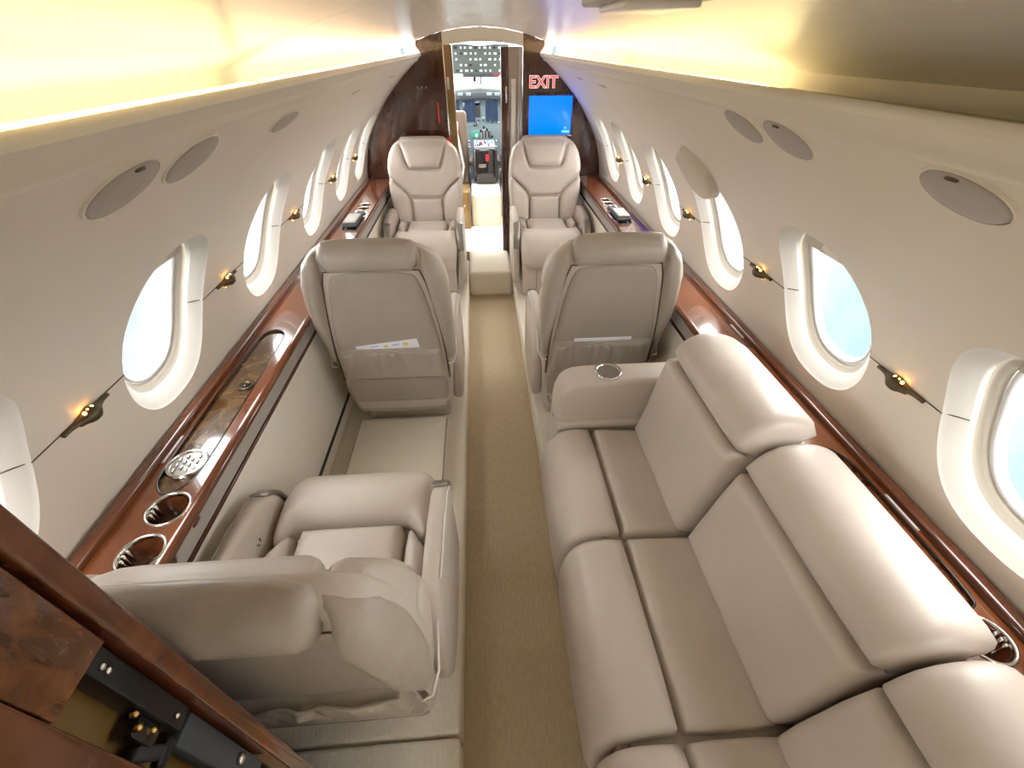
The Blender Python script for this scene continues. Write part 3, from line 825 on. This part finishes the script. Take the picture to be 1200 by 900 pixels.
# armrest with a real cup well in its top
v, f = slab(arm_o, .116, .022, amap, 5)
arm = mesh('armrest', v, f, 'leather', sofa)
box('arm_lower_strip', (.42, AY-.055, .535), (.45, .03, .03), 'leather', arm, .010, 3)
box('arm_cap_panel', (.600, AY, .722), (.004, .10, .006), 'piping', arm, .001, 1)
cupr = .042
v, f = lathe([(cupr+.005, -.001), (cupr+.005, .004), (cupr+.001, .006), (cupr-.004, .003), (cupr-.006, -.001)], (.372, AY, .7225), 30, cap0=False, cap1=False)
cup = mesh('cup_holder', v, f, 'chrome', arm)
v, f = lathe([(cupr-.005, .0015), (cupr-.012, .0005), (.001, .0)], (.372, AY, .7235), 30, cap0=False, cap1=False); mesh('cup_floor', v, f, 'steel', cup)
v, f = lathe([(.007, 0), (.006, .004), (.001, .005)], (.181, AY-.03, .56), 12, 'x'); mesh('button', v, f, 'steel', arm)

# ------------------------------------------------------------------ forward bulkhead
YB = 3.66
def sect(z0, side, xdoor, zt):
    zs = [z for z in np.linspace(z0, 1.555, 26)]
    pts = [(side*xdoor, z0)]+[(side*wx(z), z) for z in zs]
    pts += [(side*.43, 1.60), (side*.43, ceil_z(.43)), (side*.33, ceil_z(.33)), (side*xdoor, ceil_z(xdoor))]
    return pts
def bulk(side, xd, nm):
    P = sect(.10, side, xd, 0); n = len(P)
    vs = [(x, YB, z) for x, z in P]+[(x, YB+.035, z) for x, z in P]
    fs = [tuple(range(n)), tuple(range(2*n-1, n-1, -1))]+[(k, (k+1) % n, n+(k+1) % n, n+k) for k in range(n)]
    o = mesh('wall_front_'+nm, vs, fs, 'bulkhead_wood', smooth=False); struct(o); return o
bl = bulk(-1, .253, 'left'); brt = bulk(1, .285, 'right')
# lintel arch over the doorway
LT = [(-.253, 1.60), (-.20, 1.612), (-.1, 1.622), (.015, 1.625), (.13, 1.622), (.23, 1.612), (.285, 1.60), (.285, ceil_z(.285)), (.15, ceil_z(.15)), (0, ceil_z(0)), (-.15, ceil_z(.15)), (-.253, ceil_z(.253))]
n = len(LT)
o = mesh('trim_2', [(x, YB-.002, z) for x, z in LT]+[(x, YB+.04, z) for x, z in LT], [tuple(range(n)), tuple(range(2*n-1, n-1, -1))]+[(k, (k+1) % n, n+(k+1) % n, n+k) for k in range(n)], 'reveal', smooth=False); struct(o); o.name = 'trim_lintel'
# door jamb on the left, sliding door stacked on the right
jl = sempty('door_1')
box('jamb_post', (-.222, YB+.03, .88), (.060, .08, 1.46), 'ochre', jl, .006)
box('jamb_strip', (-.250, YB-.004, .88), (.008, .012, 1.46), 'chrome', jl, .002)
box('strike_plate', (-.232, YB-.012, 1.40), (.016, .006, .07), 'chrome', jl, .002)
sd = sempty('door_2')
box('door_leaf', (.205, YB+.055, .87), (.14, .030, 1.46), 'leather', sd, .004)
box('edge_stile', (.160, YB+.035, .87), (.055, .040, 1.46), 'bulkhead_wood', sd, .006)
box('curtain_edge', (.222, YB+.038, .78), (.040, .02, 1.28), 'panel_cream', sd, .008, 3)
box('metal_stile', (.268, YB+.030, .87), (.030, .045, 1.46), 'steel', sd, .006)
box('latch', (.170, YB+.010, 1.33), (.012, .010, .10), 'chrome', sd, .003)
# exit sign lettering
def letters(txt, name, off, m, parent, y, size, x, z, ext):
    cu = bpy.data.curves.new(name, 'FONT'); cu.body = txt; cu.size = size; cu.extrude = ext; cu.offset = off; cu.space_character = 1.02
    tmp = bpy.data.objects.new('tmp', cu); COL.objects.link(tmp)
    dg = bpy.context.evaluated_depsgraph_get()
    me = bpy.data.meshes.new_from_object(tmp.evaluated_get(dg)); bpy.data.objects.remove(tmp)
    me.materials.clear(); me.materials.append(MATS[m])
    o = link(name, me, parent); o.location = (x, y, z); o.rotation_euler = (PI/2, 0, 0); return o
ex = thing('exit_sign', 'red EXIT lettering outlined in white on the dark right bulkhead', 'exit sign', (.327, YB, 1.372))
letters('EXIT', 'letter_outline', .0042, 'exit_white', ex, -.0022, .098, 0, 0, .0012)
letters('EXIT', 'lettering', -.0005, 'exit_red', ex, -.0045, .098, 0, 0, .0012)
# screen
sc = thing('wall_screen', 'lit blue display screen in a dark frame on the right bulkhead', 'screen', (.487, YB, 1.204))
for c_, s_ in (((0, -.006, .130), (.345, .012, .020)), ((0, -.006, -.130), (.345, .012, .020)), ((-.164, -.006, 0), (.018, .012, .26)), ((.164, -.006, 0), (.018, .012, .26))):
    box('bezel', c_, s_, 'bulkhead_wood', sc, .004)
box('display', (0, -.004, 0), (.312, .006, .242), 'screen_blue', sc, .001, 1)
box('screen_mark', (.118, -.0075, -.102), (.055, .001, .012), 'screen_mark', sc, .0004, 1)
letters('n', 'screen_letter', 0, 'screen_mark', sc, -.0078, .032, .108, -.086, .0005)
# small fittings on the left bulkhead
hk = thing('coat_hook_row', 'three small steel hooks on the dark left bulkhead panel', 'hooks', (-.415, YB, 1.375))
for k in range(3):
    v, f = tube([(-.03+.03*k, 0, 0), (-.03+.03*k, -.012, -.002), (-.028+.03*k, -.016, .008)], .004, 6); mesh('hook', v, f, 'steel', hk)
rt = box('red_strap', (-.316, YB-.004, 1.225), (.012, .008, .13), 'red', None, .003); tag(rt, 'narrow red strap hanging on the dark left bulkhead panel', 'strap')
rf = box('red_flag', (-.262, YB-.014, 1.045), (.045, .006, .05), 'red', None, .002, 1, lambda x, y, z: (x+(z-1.045)*-.35, y, z)); tag(rf, 'small red tag beside the left chair headrest at the doorway', 'tag')

# ------------------------------------------------------------------ entry and cockpit
def plate(name, vs, m, par=None):
    o = mesh(name, vs, [tuple(range(len(vs)))], m, par, smooth=False)
    if not par: struct(o)
    return o
sh_ = None
plate('floor_cockpit', [(-.85, 4.3, .18), (.85, 4.3, .18), (.85, 6.3, .18), (-.85, 6.3, .18)], 'cockpit_dark', sh_)
plate('wall_cockpit_left', [(-.85, 4.5, .1), (-.85, 6.3, .1), (-.85, 6.3, 1.02), (-.85, 4.5, 1.30)], 'cockpit_grey', sh_)
plate('wall_cockpit_right', [(.85, 4.5, .1), (.85, 6.3, .1), (.85, 6.3, 1.02), (.85, 4.5, 1.30)], 'cockpit_grey', sh_)
plate('ceiling_cockpit', [(-.75, 3.70, 1.66), (.75, 3.70, 1.66), (.75, 5.05, 1.66), (-.75, 5.05, 1.66)], 'liner', sh_)
plate('wall_nose', [(-.85, 6.3, .1), (.85, 6.3, .1), (.85, 6.3, 1.02), (-.85, 6.3, 1.02)], 'cockpit_dark', sh_)
wsn = sempty('window_18')
for x in (-.72, .015, .72): 
    v, f = tube([(x, 5.05, 1.62), (x, 6.2, 1.05)], .014 if x == .015 else .03, 8); mesh('windshield_post', v, f, 'cockpit_grey', wsn)
for a, b in ((-.70, .0), (.03, .70)):
    plate('windshield_pane', [(a, 5.06, 1.615), (b, 5.06, 1.615), (b, 6.2, 1.05), (a, 6.2, 1.05)], 'pane', wsn)
# fixed step block before the pedestal
blk = box('floor_block', (.012, 4.55, .33), (.285, .42, .33), 'carpet_smooth', None, .02, 3); struct(blk)
# instrument panel
ip = thing('instrument_panel', 'blue grey cockpit instrument panel with screens, knobs and switches', 'instrument panel', (0, 5.42, .62))
box('panel_face', (0, .02, .27), (1.5, .03, .54), 'cockpit_grey', ip, .006)
for cx, cz, sx, sz, mm in ((-.125, .43, .13, .19, 'display'), (-.035, .44, .062, .13, 'cockpit_dark'), (.115, .43, .13, .19, 'display'), (-.30, .43, .15, .19, 'display'), (.30, .43, .15, .19, 'display'), (-.035, .50, .05, .04, 'print_blue'), (-.07, .215, .085, .06, 'cockpit_green'), (.05, .215, .085, .06, 'cockpit_dark')):
    e = box('display_bezel', (cx, -.001, cz), (sx+.014, .014, sz+.014), 'cockpit_grey', ip, .003)
    box('display', (cx, -.010, cz), (sx, .006, sz), mm, e, .002, 1)
for k in range(46):
    x = random.uniform(-.30, .24); z = random.choice((.30, .325, .345, .15, .12, .095, .515, .53))
    v, f = lathe([(.0085, 0), (.008, -.016), (.001, -.018)], (x, .004, z), 10, 'y'); mesh('knob', v, f, random.choice(('knob_light', 'black', 'cockpit_dark', 'knob_light')), ip)
for z in (.37, .26): box('label_strip', (.035, .003, z), (.05, .004, .010), 'knob_light', ip, .001, 1)
gs = thing('glareshield', 'dark grey glareshield hood above the instrument panel', 'glareshield', (0, 5.36, 1.20))
box('hood', (0, .12, .045), (1.45, .42, .05), 'glareshield', gs, .02, 3, lambda x, y, z: (x, y, z-.05*(abs(x)/.7)**2))
box('hood_lip', (0, -.085, .005), (1.36, .03, .06), 'cockpit_dark', gs, .01, 2, lambda x, y, z: (x, y, z-.05*(abs(x)/.7)**2))
for x in (-.2, -.12, .09, .17): box('annunciator', (x, -.104, .012), (.05, .012, .026), 'cockpit_grey', gs, .003)
# overhead panel
oh = thing('overhead_panel', 'grey overhead switch panel with rows of pale switches above windshield', 'overhead panel', (0.01, 4.95, 1.50))
v, f = rbox((0, 0, 0), (.52, .02, .22), .006, 2); mesh('panel_face', v, f, 'overhead_grey', oh)
box('lower_lip', (0, .0, -.118), (.34, .025, .03), 'cockpit_dark', oh, .006)
for r_ in range(5):
    for k in range(11):
        if random.random() < .22: continue
        box('switch', (-.22+.044*k+random.uniform(-.004, .004), -.013, .085-.042*r_), (.018 if (r_+k) % 3 else .028, .010, .016), 'knob_light' if (r_*3+k) % 4 else 'black', oh, .002, 1)
box('red_handle', (.16, -.016, -.115), (.09, .012, .012), 'red', oh, .003)
mr = thing('compass', 'small dark standby compass hanging on the windshield post', 'compass', (-.05, 5.0, 1.34))
box('stem', (0, 0, .055), (.010, .010, .06), 'black', mr, .003); box('case', (0, 0, .01), (.03, .03, .045), 'black', mr, .008, 3)
# pedestal
pd = thing('throttle_pedestal', 'black throttle pedestal with levers and red knobs between pilot seats', 'pedestal', (.02, 4.90, .50))
box('body', (0, 0, .16), (.235, .44, .32), 'black_gloss', pd, .03, 4)
box('top_plate', (0, .02, .322), (.21, .38, .012), 'cockpit_grey', pd, .005)
for x, hh, mm in ((-.03, .11, 'black'), (.0, .14, 'black'), (.03, .12, 'black'), (-.075, .07, 'knob_light'), (.08, .06, 'black')):
    lv = box('lever', (x, .06, .32+hh/2), (.010, .02, hh), 'steel', pd, .003); box('lever_knob', (x, .06, .32+hh), (.024, .035, .028), mm, lv, .009, 3)
for k in range(14):
    v, f = lathe([(.008, .326), (.007, .342), (.001, .344)], (random.uniform(-.09, .09), random.uniform(-.15, .02), 0), 10); mesh('knob', v, f, random.choice(('knob_light', 'red', 'black')), pd)
box('trim_wheel', (.02, -.222, .24), (.03, .014, .06), 'red', pd, .006, 2); box('label_plate', (-.03, -.222, .17), (.07, .008, .03), 'steel', pd, .003)
# pilot seats
def pilot(x, label):
    t = thing('pilot_seat', label, 'pilot seat', (x, 4.98, .18), 0, 'pilot seats')
    box('seat_pad', (0, .18, .27), (.42, .44, .12), 'pilot_leather', t, .03, 3)
    box('backrest', (0, -.03, .60), (.40, .09, .66), 'pilot_leather', t, .035, 4, lambda a, b, c: (a, b-.10*(c-.3), c))
    box('pedestal', (0, .15, .11), (.28, .30, .22), 'cockpit_dark', t, .01)
    sg = 1 if x < 0 else -1
    v, f = tube([(sg*.12, -.10, .93), (sg*.10, -.14, .75), (sg*.15, -.12, .45), (sg*.12, -.08, .30)], .012, 8); mesh('harness_strap', v, f, 'panel_cream', t)
    box('armrest', (sg*.225, .10, .46), (.045, .28, .05), 'pilot_leather', t, .018, 3)
pilot(-.345, 'left pilot seat in brown leather with pale harness strap')
pilot(.385, 'right pilot seat in brown leather, edge showing past the sliding door')
# low cabinet under the left side of the doorway, plus an unseen lamp added to brighten the step
lc = thing('entry_cabinet', 'low light wood cabinet beside the doorway, left of the carpeted block', 'cabinet', (-.245, 4.45, .185))
box('body', (0, 0, .17), (.20, .30, .34), 'ochre', lc, .006); box('door', (0, -.153, .17), (.16, .010, .28), 'ochre', lc, .004); box('knob', (.05, -.162, .22), (.018, .012, .018), 'chrome', lc, .005)
dm = thing('added_entry_lamp', 'added round dome lamp, unseen behind the lintel, brightening the step', 'added lamp', (0, 4.02, 1.66))
v, f = lathe([(.17, -.001), (.17, -.02), (.155, -.024)], (0, 0, 0), 32); mesh('rim', v, f, 'steel', dm, sharp=.6)
v, f = lathe([(.15, -.024), (.12, -.042), (.06, -.052), (.001, -.054)], (0, 0, 0), 32, cap0=False); mesh('dome', v, f, 'added_lamp_glass', dm)

# ------------------------------------------------------------------ wooden partition jamb at the aft left
pt = thing('wood_partition', 'dark varnished wood partition with open door pocket and black hardware', 'partition', (0, 0, 0))
XJ = -.412; YF_ = .227
box('front_rail', (XJ-.030, YF_-.011, .83), (.060, .024, 1.40), 'wood_light', pt, .007, 3)
box('front_panel', (XJ-.25, YF_-.006, .83), (.40, .012, 1.40), 'wood', pt, .002, 1)
box('rear_rail', (XJ-.030, .108, .83), (.060, .050, 1.40), 'wood', pt, .006, 3)
box('rear_panel', (XJ-.25, .110, .83), (.40, .012, 1.40), 'wood', pt, .002, 1)
box('burl_filler', (XJ-.022, .166, 1.353), (.036, .064, .355), 'burl_red', pt, .002, 1)
box('pocket_back', (XJ-.052, .166, .65), (.008, .064, 1.04), 'ochre', pt, .001, 1)
ch = box('latch_channel', (XJ-.030, .188, 1.075), (.030, .024, .195), 'black', pt, .003)
for z in (1.150, 1.140, 1.000):
    v, f = lathe([(.004, 0), (.0035, .003), (.001, .004)], (XJ-.015, .186, z), 12, 'x'); mesh('screw', v, f, 'chrome', ch)
lt = box('latch_body', (XJ-.034, .166, 1.025), (.024, .024, .045), 'black_gloss', pt, .005)
box('latch_arm', (XJ-.030, .152, 1.000), (.014, .016, .05), 'dark_rubber', lt, .004, 2, lambda x, y, z: (x, y-(z-1.0)*.25, z))
box('latch_claw', (XJ-.028, .158, .972), (.012, .030, .016), 'black', lt, .004)
for z, y in ((1.062, .172), (1.046, .164), (1.020, .168)):
    v, f = lathe([(.0045, 0), (.004, .005), (.001, .007)], (XJ-.024, y, z), 12, 'x'); mesh('brass_screw', v, f, 'brass', lt)
sl = box('grey_sleeve', (XJ-.030, .182, .84), (.022, .036, .25), 'cockpit_dark', pt, .004)
v, f = lathe([(.008, 0), (.007, .006), (.001, .008)], (XJ-.019, .186, .80), 12, 'x'); mesh('sleeve_bolt', v, f, 'chrome', sl)
